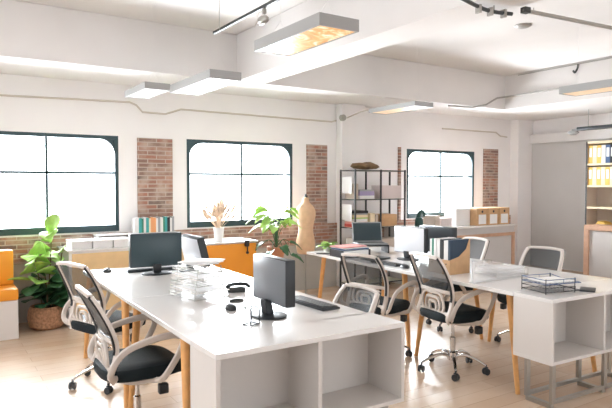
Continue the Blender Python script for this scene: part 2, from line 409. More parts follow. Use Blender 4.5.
    for sy in (-1, 1):
        y0, y1 = sy*.20, sy*.285
        pts = [(-.17, y0, .455), (-.225, y1*.93, .49), (-.205, y1, .57), (-.13, y1, .635), (.02, y1, .675), (.15, y1, .685), (.205, y1, .655), (.18, y1, .58), (.12, y1, .49), (.07, y1*.97, .435), (.03, y0, .42), (-.08, y0*.98, .425)]
        MB().sweep(bez(pts + [pts[0]], 4)[:-1], .021, .012, closed=True, up=Vector((0, 1, 0)), flat=False).build('armrest', 'whitep', root)
    return root
chair0 = make_chair('mesh'); used = [False]
def chair(x, y, deg, label, z=0):
    if not used[0]: r = chair0; used[0] = True
    else: r = copy_tree(chair0)
    r.location = (x, y, 0); r.rotation_euler = (0, 0, math.radians(deg)); r.scale = (.92, .92, 1+z)
    tag(r, label, 'office chair', 'white framed office chairs with black seats')
chair(1.0, 3.36, -1, 'white framed office chair at the left desk row, nearest the camera', -.04)
chair(1.11, 4.46, 20, 'white framed office chair beside the leafy basket plant', -.02)
chair(3.51, 3.24, -8, 'white framed office chair pulled out in front of the kraft magazine file', 0)
chair(3.26, 3.86, 15, 'white framed office chair under the far right desk, in front of the laptop', -.04)
chair(2.17, 3.10, 180, 'office chair tucked under the left desk beside the keyboard, only its back showing', -.165)
chair(4.68, 3.40, 184, 'office chair with dark back standing behind the black wire tray', -.07)
chair(4.58, 4.22, 172, 'office chair with pale back half hidden by the kraft magazine file', -.03)

# ---------------------------------------------------------------- monitors, keyboards
def monitor(x, y, deg, label, shell, w=.46, h=.27, zb=.095, tilt=0, depth=.05, screen='black', group='monitors on the desks', stand='black'):
    """screen faces local +X; local Y is its width"""
    root = thing('monitor', label, 'monitor', (x, y, .75), math.radians(deg), group)
    T = Matrix.Translation((0, 0, zb+h/2)) @ Matrix.Rotation(math.radians(-tilt), 4, 'Y')
    MB().box(-depth, .016, -w/2, w/2, -h/2, h/2, T, bev=.006).build('bezel', 'black', root)
    MB().box(-depth-.004, -depth+.0005, -w/2+.006, w/2-.006, -h/2+.006, h/2-.006, T, bev=.002).build('back_shell', shell, root)
    MB().box(.0162, .018, -w/2+.016, w/2-.016, -h/2+.02, h/2-.016, T).build('screen', screen, root, smooth=False)
    MB().prism([(-.075, .014), (-.03, .014), (-.04, zb), (-.045, zb+h*.06), (-.085, zb+h*.1), (-.085, zb)], -.032, .032, 'XZ').build('neck', stand, root, bevel=.004)
    MB().lathe([(.105, 0), (.11, .004), (.11, .009), (.09, .014)], (-.05, 0, 0), 32, .9, 1.15).build('base', stand, root)
    return root
monitor(1.655, 2.87, 0, 'monitor with glossy grey back beside the wire pen box', 'greysh', w=.38, h=.26, zb=.075, depth=.045)
monitor(1.585, 4.78, 86, 'dark monitor seen from behind at the far end of the left desks', 'screenb', w=.43, h=.28, zb=.06)
monitor(1.93, 4.72, 0, 'pale backed tilted monitor on the left desks, behind the white wire trays', 'whitesh', w=.42, h=.26, zb=.05, tilt=14)
monitor(4.03, 4.27, 0, 'monitor with pale flat back on the right desks, in front of the black one', 'whitesh', w=.43, h=.265, zb=.06, depth=.04)
monitor(4.22, 4.12, 180, 'black monitor standing close behind the pale backed one', 'screenb', w=.45, h=.27, zb=.06)
def keyboard(x, y, deg, label, w=.42, d=.13):
    root = thing('keyboard', label, 'keyboard', (x, y, .75), math.radians(deg))
    MB().prism([(-d/2, 0), (d/2, 0), (d/2, .012), (-d/2, .022)], -w/2, w/2, 'XZ').build('keyboard_body', 'black', root, bevel=.003)
    k = MB()
    for i in range(5):
        for j in range(15):
            xx = d/2-.016-i*.024; zz = .012 + .010*(d/2-xx)/d
            k.box(xx-.009, xx+.009, -w/2+.018+j*.0266, -w/2+.040+j*.0266, zz, zz+.005)
    k.build('keys', 'darkm', root, smooth=False)
keyboard(1.985, 3.0, 2, 'black keyboard beside the nearest grey backed monitor')
keyboard(1.60, 4.95, 88, 'black keyboard behind the dark monitor')
def mouse(x, y, deg, label, s=1, z=.75):
    b = MB(); prof = [(.032, 0), (.034, .008), (.030, .020), (.018, .030), (.004, .033)]
    b.lathe(prof, n=20, sx=1.7*s, sy=s); o = b.build('computer_mouse', 'black'); o.location = (x, y, z); o.rotation_euler.z = math.radians(deg)
    w = MB(); w.lathe([(.007, -.003), (.007, .003)], (.03*s, 0, .027), 12, axis='Y').build('scroll_wheel', 'darkm', o)
    return tag(o, label, 'mouse', 'computer mice')
mouse(1.26, 5.06, 60, 'small black mouse at the far left corner of the desks')
mouse(1.50, 3.14, 80, 'black mouse just left of the nearest monitor stand')
mouse(3.56, 3.86, 60, 'larger black mouse left of the pale backed monitor on the right desks', 1.2)
def phone(x, y, deg, label):
    root = thing('desk_phone', label, 'telephone', (x, y, .75), math.radians(deg))
    MB().prism([(-.06, 0), (.06, 0), (.06, .015), (-.06, .04)], -.06, .06).build('phone_body', 'darkm', root, bevel=.004)
    MB().sweep(bez([(-.05, -.09, .03), (-.045, -.06, .055), (-.045, .03, .055), (-.05, .075, .035)], 5), .013).build('handset', 'black', root)
phone(1.79, 3.66, 70, 'low black telephone beside the white wire trays')
tape = MB().sweep([(.03*math.cos(a)*1.5, .03*math.sin(a), .006) for a in [2*PI*i/20 for i in range(20)]], .004, .006, closed=True).build('tape_ring', 'darkm'); tape.location = (1.63, 3.33, .75)
tag(tape, 'small dark oval ring lying near the telephone', 'ring')

# wire objects
def wire_box(b, x0, x1, y0, y1, z0, z1, r=.003):
    for z in (z0, z1): b.loop([(x0, y0, z), (x1, y0, z), (x1, y1, z), (x0, y1, z)], r)
    for x in (x0, x1):
        for y in (y0, y1): b.sweep([(x, y, z0), (x, y, z1)], r, n=5)
b = MB(); wire_box(b, -.034, .034, -.028, .028, .004, .092, .0036); pb = b.build('pen_holder', 'black'); pb.location = (1.425, 2.735, .75); pb.rotation_euler.z = .35
tag(pb, 'small open black wire box beside the nearest monitor', 'pen holder')
# white stacked wire letter tray
r_ = thing('letter_tray', 'tall stack of white wire letter trays heaped with paper on left desks', 'letter tray', (1.50, 3.62, .75), math.radians(8), 'wire letter trays')
for k in range(5):
    b = MB(); z = .012 + k*.042; sx, sy = .13-.006*k, .17
    b.loop([(-sx, -sy, z), (sx, -sy, z), (sx, sy, z), (-sx, sy, z)], .0028)
    for t in (-.6, -.2, .2, .6): b.sweep([(sx*t, -sy, z), (sx*t, sy, z)], .0016, n=4)
    b.sweep([(-sx, -sy, z), (-sx, -sy, z+.02), (-sx, sy, z+.02), (-sx, sy, z)], .002, n=4)
    b.build('tray', 'steel' if k % 2 == 0 else 'whitep', r_)
    if k in (1, 3): MB().box(-sx+.012, sx-.015, -sy+.01+.006*k, sy-.02, z+.003, z+.009).build('paper_sheets', 'paper', r_, smooth=False)
for sx in (-.1, .1):
    for sy in (-.13, .13): MB().sweep([(sx*1.15, sy, 0), (sx*.85, sy, .215)], .003, n=5).build('support_wire', 'steel', r_)
# loose papers heaped on it
for i in range(3):
    p = MB().box(-.085, .085, -.12, .12, 0, .008, bev=.002).build('paper_stack', 'paper'); p.location = (1.50+.015*i, 3.64-.02*i, .968+.009*i); p.rotation_euler.z = .2+.35*i
    tag(p, ['lowest loose bundle of papers on top of the white wire trays', 'middle loose bundle of papers on top of the white wire trays', 'topmost loose bundle of papers on the white wire trays'][i], 'papers', 'bundles of papers on the white trays')
# black two-tier tray
r_ = thing('letter_tray', 'black wire two-tier letter tray at the corner of the right desks', 'letter tray', (3.66, 2.47, .75), math.radians(-12), 'wire letter trays')
for k in range(2):
    b = MB(); z = .012 + k*.055; o_ = .012*k; sx, sy = .155, .115
    b.loop([(-sx, -sy, z), (sx, -sy, z), (sx, sy, z), (-sx, sy, z)], .0032)
    b.loop([(-sx, -sy, z+.03), (sx-.05, -sy, z+.03), (sx, -sy+.05, z+.005), (sx, sy-.05, z+.005), (sx-.05, sy, z+.03), (-sx, sy, z+.03)], .0026)
    for t in range(-4, 5): b.sweep([(sx*t/5, -sy, z), (sx*t/5, sy, z)], .0014, n=4)
    for x in (-sx, 0, sx-.05):
        for y in (-sy, sy): b.sweep([(x, y, z), (x, y, z+.03)], .0022, n=4)
    b.build('tray', 'bblue' if k else 'black', r_)
MB().box(-.12, .13, -.09, .10, .072, .078).build('paper_sheets', 'paper', r_, smooth=False)
for x in (-.155, .10):
    for y in (-.115, .115): MB().sweep([(x, y, .0), (x, y, .105)], .003, n=5).build('support_wire', 'black', r_)
nt_ = MB().box(-.10, .05, -.05, .05, 0, .012, bev=.003).build('notebook', 'black'); nt_.location = (3.905, 2.345, .75); nt_.rotation_euler.z = .5
tag(nt_, 'thin black notebook by the front corner of the black wire tray', 'notebook')
# white wire tray with acrylic sheets
r_ = thing('letter_tray', 'white wire tray of frosted sheets on the right desks', 'letter tray', (3.98, 3.16, .75), math.radians(-6), 'wire letter trays')
b = MB()
for z in (.006, .06): b.loop([(-.17, -.14, z), (.17, -.14, z), (.17, .14, z), (-.17, .14, z)], .003)
wire_box(b, -.06, .0, .10, .14, .06, .105, .003)
for x in (-.17, .17):
    for y in (-.14, .14): b.sweep([(x, y, 0), (x, y, .06)], .003, n=5)
b.build('tray', 'steel', r_)
for k in range(3): MB().box(-.15+.01*k, .15, -.12, .12, .01+.02*k, .014+.02*k).build('sheet', 'acrylic', r_, smooth=False)
ac = empty('acrylic_sheet', (3.42, 2.97, .75)); tag(ac, 'frosted upright plastic sheet folder standing behind the black wire tray', 'plastic sheet')
MB().prism([(0, 0), (.62, 0), (.62, .09), (.30, .12), (0, .17)], -.002, .002, 'XZ').build('upright_sheet', 'acrylic', ac, smooth=False)
MB().box(0, .62, -.03, .03, 0, .006).build('foot_strip', 'acrylic', ac, smooth=False)

# magazine files on right desk
def magfile(x, y, label, m, top=None, w=.08, d=.25, h=.29, cut=None):
    root = thing('magazine_file', label, 'magazine file', (x, y, .75), math.radians(2), 'magazine files on the right desks')
    # side profile in local XZ (x = depth), thin walls
    cp = [(0, 0), (d, 0), (d, h*.98), (d*.96, h*.98), (d*.8, h*.70), (d*.45, h*.50), (0, h*.42)]
    for sy in (-w/2, w/2-.003): MB().prism(cp, sy, sy+.003, 'XZ').build('side_panel', m, root, smooth=False)
    MB().box(0, .003, -w/2, w/2, 0, h*.42).build('spine', m, root, smooth=False)
    MB().box(d-.003, d, -w/2, w/2, 0, h*.98).build('back_panel', m, root, smooth=False)
    MB().box(0, d, -w/2, w/2, 0, .003).build('bottom_panel', m, root, smooth=False)
    for k, mm in enumerate(top):
        yy = -w/2+.006+k*(w-.012)/len(top)
        f_ = MB().box(.008, d-.006, yy, yy+(w-.016)/len(top), .004, h*(.99-.012*k)).build('folder', mm, root, smooth=False); tag(f_, None)
    c_ = MB(); c_.lathe([(.006, -.0025), (.006, .0005)], (0, 0, h*.30), 12, axis='X'); c_.build('finger_hole', 'black', root)
magfile(3.57, 3.375, 'kraft magazine file full of navy folders, nearest of the upright files', 'kraft', ['navy', 'bwhite', 'bwhite'])
magfile(3.575, 3.46, 'magazine file with a dark folder, in the middle of the upright files', 'bbeige', ['bblack', 'bwhite'])
magfile(3.58, 3.545, 'magazine file of pale folders, farthest of the three upright files', 'bbeige', ['bwhite', 'bgreen', 'bwhite'])

# laptop on a black tray, folders
r_ = thing('document_tray', 'black desk tray with papers under the pink folders', 'document tray', (3.66, 4.80, .75), math.radians(-4), 'document trays')
b = MB(); b.box(-.17, .17, -.13, .13, 0, .008); b.box(-.17, -.162, -.13, .13, 0, .075); b.box(.162, .17, -.13, .13, 0, .075); b.box(-.17, .17, .122, .13, 0, .075); b.build('tray', 'black', r_, smooth=False, bevel=.002)
MB().box(-.15, .15, -.12, .115, .009, .07).build('paper_sheets', 'paper', r_, smooth=False)
for i, (m, dx, dz) in enumerate((('bblue', 0, .076), ('bwhite', .01, .087), ('bpink', -.01, .098))):
    o = MB().box(-.16, .16, -.115, .115, 0, .0105).build('folder', m); o.location = (3.66+dx, 4.80+.01*i, .75+dz); o.rotation_euler.z = .05*i
    tag(o, ['dark blue folder lying lowest on the black desk tray', 'white folder between the dark blue and pink ones', 'pink folder lying on top of the black desk tray pile'][i], 'folder', 'folders on the black tray')
r_ = thing('monitor_riser', 'low black riser under the open laptop', 'riser', (4.06, 4.96, .75), math.radians(-24))
b = MB(); b.box(-.18, .18, -.13, .13, .075, .09); b.box(-.18, -.165, -.13, .13, 0, .075); b.box(.165, .18, -.13, .13, 0, .075); b.build('riser_shell', 'black', r_, smooth=False, bevel=.003)
r_ = thing('laptop', 'open dark screened laptop on the far right desk', 'laptop', (4.06, 4.96, .84), math.radians(-24))
MB().box(-.17, .17, -.12, .10, 0, .016, bev=.003).build('laptop_base', 'bgrey', r_)
MB().box(-.15, .15, -.05, .08, .0162, .019).build('keys', 'black', r_, smooth=False)
T = Matrix.Translation((0, .10, .014)) @ Matrix.Rotation(math.radians(-14), 4, 'X')
MB().box(-.17, .17, 0, .010, 0, .225, T, bev=.003).build('lid', 'bgrey', r_)
MB().box(-.158, .158, -.0015, .0005, .014, .212, T).build('screen', 'screenb', r_, smooth=False)
o = MB().box(-.13, .13, -.09, .09, 0, .02, bev=.004).build('notebook', 'darkm'); o.location = (3.72, 4.46, .75); o.rotation_euler.z = .2
tag(o, 'dark grey notebook on the desk edge left of the pale backed monitor', 'notebook')
o = MB().box(-.03, .03, -.07, .07, 0, .01, bev=.003).build('mobile_phone', 'black'); o.location = (3.53, 5.1, .75); o.rotation_euler.z = .7
tag(o, 'small black phone near the far corner of the right desks', 'phone')
# keyboard by the bright screen
keyboard(3.58, 4.12, 0, 'black keyboard beside the pale backed monitor on the right desks', .36, .11)

# ---------------------------------------------------------------- plants
def basket_plant():
    root = thing('potted_plant', 'tall fiddle leaf plant in a woven basket by the left windows', 'plant', (1.0, 6.52, 0), 0, 'leafy plants')
    MB().lathe([(.13, 0), (.17, .03), (.185, .12), (.175, .20), (.155, .235), (.145, .235), (.15, .2)], n=28).build('basket', 'basket', root)
    MB().lathe([(.148, .19), (.148, .2)], n=20).build('soil', 'soil', root)
    st = MB(); lf = MB(); ld = MB(); rnd = random.Random(3)
    stems = [((0, 0), (.06, 0), 1.0), ((-.04, .02), (-.10, -.02), .72), ((.05, 0), (.16, .0), .78), ((0, -.04), (-.02, -.08), .55)]
    for (bx, by), (tx, ty), h in stems:
        pts = bez([(bx, by, .18), ((bx+tx)/2+.01, (by+ty)/2, .18+(h-.18)*.5), (tx, ty, h)], 6); st.sweep(pts, .007, n=6)
        n = 7 if h > .6 else 4
        for i in range(n):
            t = .25 + .75*i/(n-1); p = Vector(pts[min(len(pts)-1, int(t*(len(pts)-1)))]); a = rnd.uniform(0, 2*PI)
            if ty == 0 and i == n-1: a = -1.9
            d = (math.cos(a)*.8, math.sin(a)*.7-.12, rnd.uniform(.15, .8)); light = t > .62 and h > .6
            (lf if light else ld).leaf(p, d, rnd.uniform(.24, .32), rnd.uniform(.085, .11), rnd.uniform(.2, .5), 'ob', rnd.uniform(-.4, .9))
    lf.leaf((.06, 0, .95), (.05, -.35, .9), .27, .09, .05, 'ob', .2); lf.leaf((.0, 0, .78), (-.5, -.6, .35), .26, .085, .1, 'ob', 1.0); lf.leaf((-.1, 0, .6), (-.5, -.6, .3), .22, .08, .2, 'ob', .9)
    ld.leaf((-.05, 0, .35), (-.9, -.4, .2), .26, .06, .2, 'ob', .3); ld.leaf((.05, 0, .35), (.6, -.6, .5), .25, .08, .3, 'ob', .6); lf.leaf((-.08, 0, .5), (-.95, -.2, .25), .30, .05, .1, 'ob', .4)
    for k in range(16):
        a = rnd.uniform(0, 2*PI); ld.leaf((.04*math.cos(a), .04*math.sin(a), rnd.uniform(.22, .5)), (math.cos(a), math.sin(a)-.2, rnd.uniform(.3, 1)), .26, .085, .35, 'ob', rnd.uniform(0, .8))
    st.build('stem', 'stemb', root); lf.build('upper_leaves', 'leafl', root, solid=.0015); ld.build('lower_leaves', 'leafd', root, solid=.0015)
basket_plant()
def split_plant():
    root = thing('potted_plant', 'split leaf plant in a terracotta pot behind the orange cabinet', 'plant', (3.34, 5.78, 0), 0, 'leafy plants')
    s_ = MB()
    for a in range(3): s_.sweep([(.13*math.cos(a*2.1), .13*math.sin(a*2.1), 0), (.10*math.cos(a*2.1), .10*math.sin(a*2.1), .56)], .012)
    s_.lathe([(.13, .56), (.14, .565), (.14, .58), (.13, .585)]); s_.build('plant_stand', 'wood', root)
    MB().lathe([(.075, .585), (.10, .75), (.108, .75), (.108, .78), (.095, .78), (.092, .76)]).build('pot', 'terra', root)
    MB().lathe([(.092, .75), (.092, .765)]).build('soil', 'soil', root)
    st = MB(); lf = MB(); ld = MB(); rnd = random.Random(11)
    for i in range(17):
        a = rnd.uniform(0, 2*PI); h = rnd.uniform(.22, .44); r = rnd.uniform(.04, .19); q = (r*math.cos(a), r*math.sin(a), .78+h)
        st.sweep(bez([(0, 0, .76), (q[0]*.35, q[1]*.35, .78+h*.7), q], 5), .004, n=5)
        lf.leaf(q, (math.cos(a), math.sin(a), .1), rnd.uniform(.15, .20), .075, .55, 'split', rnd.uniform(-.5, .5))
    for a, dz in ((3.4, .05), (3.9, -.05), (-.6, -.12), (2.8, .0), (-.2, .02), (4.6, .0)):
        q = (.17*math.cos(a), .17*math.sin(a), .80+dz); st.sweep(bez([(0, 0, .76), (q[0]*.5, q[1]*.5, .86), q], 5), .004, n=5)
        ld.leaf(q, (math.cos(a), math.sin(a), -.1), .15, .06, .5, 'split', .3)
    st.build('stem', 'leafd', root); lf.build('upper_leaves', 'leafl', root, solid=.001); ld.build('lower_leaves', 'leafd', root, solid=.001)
split_plant()
root = thing('potted_plant', 'small bright green plant at the far end of the right desks', 'plant', (3.70, 5.27, .75), 0, 'leafy plants')
MB().lathe([(.035, 0), (.045, .05), (.05, .05), (.05, .056), (.042, .056)]).build('pot', 'bwhite', root)
lf = MB(); rnd = random.Random(5)
for i in range(16):
    a = rnd.uniform(0, 2*PI); lf.leaf((0, 0, .05), (math.cos(a), math.sin(a), rnd.uniform(.2, 1.2)), rnd.uniform(.11, .17), .042, .4, 'ob', rnd.uniform(-.5, .5))
lf.build('leaves', 'leafl', root, solid=.001)
# dried grass in a white vase on orange cabinet
root = thing('flower_vase', 'white vase of dried grasses on the orange cabinet', 'vase', (2.70, 5.95, .86), 0)
MB().lathe([(.045, 0), (.06, .15), (.063, .155), (.055, .155), (.05, .12)], n=24).build('vase', 'bwhite', root)
st = MB(); rnd = random.Random(9)
for i in range(80):
    a = rnd.uniform(0, 2*PI); r = rnd.uniform(.03, .17); h = rnd.uniform(.20, .34) - r*.3
    p = bez([(0, 0, .10), (r*.4*math.cos(a), r*.4*math.sin(a), .10+h*.5), (r*math.cos(a), r*math.sin(a), .1+h)], 3); st.sweep(p, .002, n=4)
    e = Vector(p[-1]); d = (e - Vector(p[-2])).normalized(); st.sweep([e-d*.03, e, e+d*.035, e+d*.05], .014, n=5, taper=lambda t: [.3, 1, .7, .15][round(t*3)])
st.build('dried_grass', 'straw', root)

# ---------------------------------------------------------------- window-side cabinets
root = thing('low_cabinet', 'low white cabinet with plywood door under the left windows', 'cabinet', (1.83, 6.6, 0), 0)
MB().box(-.64, .66, -.27, .26, 0, .80).build('carcass', 'white', root, smooth=False)
for x0, x1 in ((-.61, .0), (.01, .64)): MB().box(x0, x1, -.285, -.27, .12, .775).build('door', 'ply', root, smooth=False, bevel=.002)
MB().box(-.66, .68, -.29, .265, .80, .815).build('cabinet_top', 'white', root, smooth=False)
for i in range(3):
    o = empty('storage_box', (1.33+.215*i, 6.52, .815)); tag(o, ['white storage box under the left window, leftmost of three', 'white storage box under the left window, middle of three', 'white storage box under the left window, rightmost of three'][i], 'storage box', 'white storage boxes under the left window')
    MB().box(-.10, .10, -.15, .15, 0, .07).build('box_body', 'bwhite', o, smooth=False, bevel=.003); MB().box(-.105, .105, -.155, .155, .07, .088).build('lid', 'white', o, smooth=False, bevel=.002)
root = thing('window_shelf', 'white raised shelf behind the storage boxes and books', 'shelf', (2.0, 6.78, .815), 0)
MB().box(-.45, .48, -.09, .085, .10, .115).build('shelf_board', 'white', root, smooth=False)
for x in (-.43, .0, .46): MB().box(x-.008, x+.008, -.08, .08, 0, .10).build('bracket', 'white', root, smooth=False)
cols = ['bwhite', 'bwhite', 'bteal', 'bgreen', 'bwhite', 'bteal', 'bcream', 'borange', 'borange', 'bwhite', 'bgrey', 'bwhite', 'bgreen', 'bteal', 'bblack', 'bwhite', 'bgrey']
ordn = ['first', 'second', 'third', 'fourth', 'fifth', 'sixth', 'seventh', 'eighth', 'ninth', 'tenth', 'eleventh', 'twelfth', 'thirteenth', 'fourteenth', 'fifteenth', 'sixteenth', 'seventeenth']
names = dict(bwhite='white', bteal='teal', bgreen='dark green', bcream='cream', borange='orange', bgrey='grey', bblack='black')
x = 1.985
for i, m in enumerate(cols):
    w = .021 + .006*((i*7) % 3); o = MB().box(0, w, -.05, .05, 0, .165+.008*((i*5) % 3)).build('book', m, smooth=False, bevel=.0015); o.location = (x, 6.76, .93)
    MB().box(.002, w-.002, -.048, .049, .164+.008*((i*5) % 3), .1655+.008*((i*5) % 3)).build('page_block', 'paper', o, smooth=False)
    nb = names[cols[i-1]] if i else None; na = names[cols[i+1]] if i < len(cols)-1 else None
    lab = 'thin %s book under the brick pier, %s' % (names[m], 'leftmost of the row' if not nb else 'rightmost of the row' if not na else '%s from left, after a %s one' % (ordn[i], nb))
    tag(o, lab, 'book', 'row of thin books under the brick pier'); x += w + .0015
root = thing('orange_cabinet', 'orange fronted cabinet with a white top below the second window', 'cabinet', (2.80, 6.02, 0), 0)
MB().box(-.30, .30, -.19, .22, .0, .845).build('carcass', 'white', root, smooth=False); MB().box(-.30, .30, -.205, -.19, .05, .835).build('door', 'orange', root, smooth=False, bevel=.003)
MB().box(-.32, .32, -.215, .24, .845, .86).build('cabinet_top', 'white', root, smooth=False)
b = MB(); b.box(-.02, .02, -.245, -.19, .80, .875, bev=.005); b.sweep([(0, -.235, .80), (0, -.235, .74)], .008); b.lathe([(.016, -.008), (.016, .008)], (0, -.235, .735), 12, axis='Y'); o = b.build('clamp', 'black'); o.location = (2.97, 6.0+.014, 0)
tag(o, 'small black clamp on the edge of the orange cabinet', 'clamp')
for i in range(4):
    o = MB().box(-.16, .16, -.11, .11, 0, .018, bev=.003).build('paper_stack', 'paper'); o.location = (2.28+.02*(i % 2), 6.47, .815+.0185*i); o.rotation_euler.z = .15*((i*2) % 3)-.1
    tag(o, ['lowest', 'second lowest', 'second highest', 'topmost'][i] + ' white paper bundle of the pile below the row of books', 'papers', 'paper bundles on the window cabinet')
# orange bench at far left
root = thing('bench_seat', 'orange upholstered bench on a white box base at the left edge', 'bench', (.30, 6.42, 0), 0)
MB().box(-.40, .40, -.22, .35, .0, .375).build('base_box', 'cubby', root, smooth=False, bevel=.004)
MB().box(-.405, .405, -.23, .35, .376, .49, bev=.02).build('seat_cushion', 'orange', root)
MB().box(-.40, .395, .05, .16, .49, .84, bev=.02).build('backrest', 'orange', root)
# right window counter with wooden frame
root = thing('window_counter', 'long white topped counter with grey front under the right window', 'counter', (7.0, 6.45, 0), 0)
MB().box(-1.10, 1.0, -.36, .42, .0, .825).build('carcass', 'alcove', root, smooth=False)
MB().box(-1.12, 1.02, -.39, .42, .825, .85).build('counter_top', 'white', root, smooth=False)
b = MB(); b.box(-1.10, 1.0, -.385, -.36, .67, .72); b.box(.94, 1.0, -.385, -.36, 0, .67); b.box(-1.10, -1.04, -.385, -.36, 0, .67); b.box(-1.04, .94, -.385, -.36, 0, .05)
b.build('wooden_frame', 'woodpink', root, smooth=False, bevel=.002)
def archive(x, y, label):
    root = thing('archive_box', label, 'box', (x, y, .85), 0, 'kraft archive boxes on the window counter')
    MB().box(-.125, .125, 0, .3, 0, .27).build('box_body', 'kraft', root, smooth=False, bevel=.003)
    MB().box(-.085, .085, -.0025, 0, .02, .17).build('paper_label', 'paper', root, smooth=False); MB().lathe([(.02, -.002), (.02, .0)], (0, 0, .215), 14, axis='Y').build('finger_hole', 'black', root)
archive(7.27, 6.12, 'kraft box with white label on the counter, leftmost of three'); archive(7.535, 6.12, 'kraft box with white label on the counter, middle of three'); archive(7.80, 6.12, 'kraft box with white label on the counter, rightmost of three, by the column')
for i, (x, w, h, m) in enumerate(((6.98, .31, .265, 'bwhite'), (6.62, .22, .13, 'bpale'), (6.42, .10, .17, 'bbeige'))):
    o = empty('storage_box', (x, 6.25, .85)); tag(o, ['white lidded box beside the kraft boxes', 'low pale box on the window counter', 'narrow beige box on the window counter beside the low pale box'][i], 'storage box')
    MB().box(-w/2, w/2, 0, .25, 0, h-.03).build('box_body', m, o, smooth=False, bevel=.003); MB().box(-w/2-.004, w/2+.004, -.004, .254, h-.03, h).build('lid', m, o, smooth=False, bevel=.003)
# dark green lamp-like vase
root = thing('watering_can', 'small dark green curved can on the counter before the right window', 'watering can', (5.99, 6.2, .85), 0)
MB().lathe([(.055, 0), (.065, .03), (.06, .12), (.045, .16), (.02, .17)], n=20).build('body', 'green', root)
MB().sweep(bez([(-.01, 0, .14), (.0, 0, .21), (.05, 0, .25), (.10, 0, .215), (.095, 0, .17)], 5), .026, taper=lambda t: 1.25-.5*t).build('neck', 'green', root)

# ---------------------------------------------------------------- dress form
root = thing('dress_form', 'beige linen dress form on a stand before the brick pier', 'mannequin', (4.16, 6.42, 0), .25)
b = MB(); prof = [(.10, .57, .085, 0), (.128, .60, .10, 0), (.138, .70, .115, 0), (.125, .80, .10, 0), (.098, .90, .078, 0), (.108, .99, .09, .01), (.132, 1.08, .11, .015), (.142, 1.15, .10, .01), (.128, 1.205, .078, 0), (.062, 1.245, .05, 0), (.042, 1.27, .042, 0), (.040, 1.32, .040, 0), (.02, 1.325, .02, 0)]
rows = [[b.bm.verts.new((rx*math.copysign(abs(math.cos(a))**.9, math.cos(a)), ry*math.copysign(abs(math.sin(a))**.9, math.sin(a))-off*(1 if math.sin(a) < 0 else 0)*1.2, z)) for a in [2*PI*j/28 for j in range(28)]] for rx, z, ry, off in prof]
for A, B in zip(rows, rows[1:]):
    for j in range(28): b.bm.faces.new((A[j], A[(j+1) % 28], B[(j+1) % 28], B[j]))
b.bm.faces.new(rows[0]); b.bm.faces.new(rows[-1]); o = b.build('torso', 'linen', root); md = o.modifiers.new('s', 'SUBSURF'); md.levels = 1; md.render_levels = 1
MB().lathe([(.022, 1.325), (.026, 1.335), (.012, 1.345), (.012, 1.365), (.004, 1.37)], n=16).build('neck_cap', 'black', root)
MB().sweep([(0, 0, .03), (0, 0, .60)], .011).build('pole', 'steel', root)
b = MB(); b.lathe([(.15, 0), (.15, .01), (.05, .025), (.02, .05)]); b.build('stand_base', 'steel', root)

# ---------------------------------------------------------------- metal shelf unit
SX, SY = 4.83, 6.22; SW, SD = .90, .33
root = thing('shelving_unit', 'black metal open shelving unit beside the white column', 'shelf unit', (SX, SY, 0), 0)
b = MB(); zsh = [.12, .52, .90, 1.29, 1.69]
for x in (0, SW/2, SW):
    for y in (0, SD): b.box(x-.010, x+.010, y-.010, y+.010, 0, 1.70)
for z in zsh:
    for y in (0, SD): b.box(0, SW, y-.008, y+.008, z-.012, z+.002)
    for x in (0, SW): b.box(x-.008, x+.008, 0, SD, z-.012, z+.002)
b.build('metal_frame', 'shelfm', root, smooth=False)
for z in zsh: MB().box(.01, SW-.01, .009, SD-.009, z-.008, z+.004).build('shelf_board', 'shelfw', root, smooth=False)
for z0_, z1_, i in ((1.37, 1.60, 0), (1.0, 1.22, 1)):
    o = MB().box(-.0025, .0025, -.11, .11, 0, z1_-z0_).build('paper_sheet', 'paper', smooth=False); o.location = (SX-.014, SY+.17, z0_)
    tag(o, ['white paper sheet hanging high on the side of the black shelving', 'white paper sheet hanging low on the side of the black shelving'][i], 'paper', 'papers on the shelving side')
def onshelf(name, x0, x1, z, h, m, label, cat, d=.24, y=.03, group=None, bev=.003):
    o = MB().box(0, x1-x0, 0, d, 0, h, bev=bev).build(name, m); o.location = (SX+x0, SY+y, z+.0045); return tag(o, label, cat, group)
o = MB(); o.lathe([(.05, 0), (.17, .01), (.215, .04), (.19, .075), (.10, .095), (.02, .10)], n=26, sx=1.1, sy=.62)
for v in o.bm.verts: v.co.z += .012*math.sin(v.co.x*28)*(v.co.z > .02); v.co.y += .01*math.sin(v.co.x*17)
o = o.build('cloth_sack', 'sack'); o.location = (SX+.30, SY+.165, 1.7025); tag(o, 'crumpled brown cloth sack on top of the black shelving', 'sack')
onshelf('book', .03, .075, 1.29, .21, 'bbeige', 'tall beige book at the left of the upper shelf', 'book')
o1 = onshelf('book', .10, .36, 1.29, .045, 'bwhite', 'flat white book at the bottom of the upper shelf pile', 'book'); o2 = onshelf('book', .10, .36, 1.335, .06, 'bpurple', 'thick purple grey book lying on the upper shelf pile', 'book'); onshelf('book', .11, .34, 1.395, .022, 'bgrey', 'thin grey book on top of the upper shelf pile', 'book')
onshelf('storage_box', .50, .86, 1.29, .185, 'bpale', 'pale pink box on the upper right of the black shelving', 'storage box')
z = .90
for i, (m, h, nm) in enumerate((('bred', .045, 'red'), ('bpink', .03, 'pinkish red'), ('bwhite', .04, 'white'), ('blime', .02, 'green'), ('bcream', .035, 'cream'), ('bgrey', .02, 'grey'), ('bblack', .035, 'black'))):
    onshelf('book', .02+.006*(i % 2), .25-.005*(i % 3), z, h, m, '%s book in the flat pile on the middle shelf, %s' % (nm, ['at the bottom', 'second from bottom', 'third from bottom', 'in the middle', 'third from top', 'second from top', 'topmost'][i]), 'book', group='flat book pile on the middle shelf'); z += h+.0005
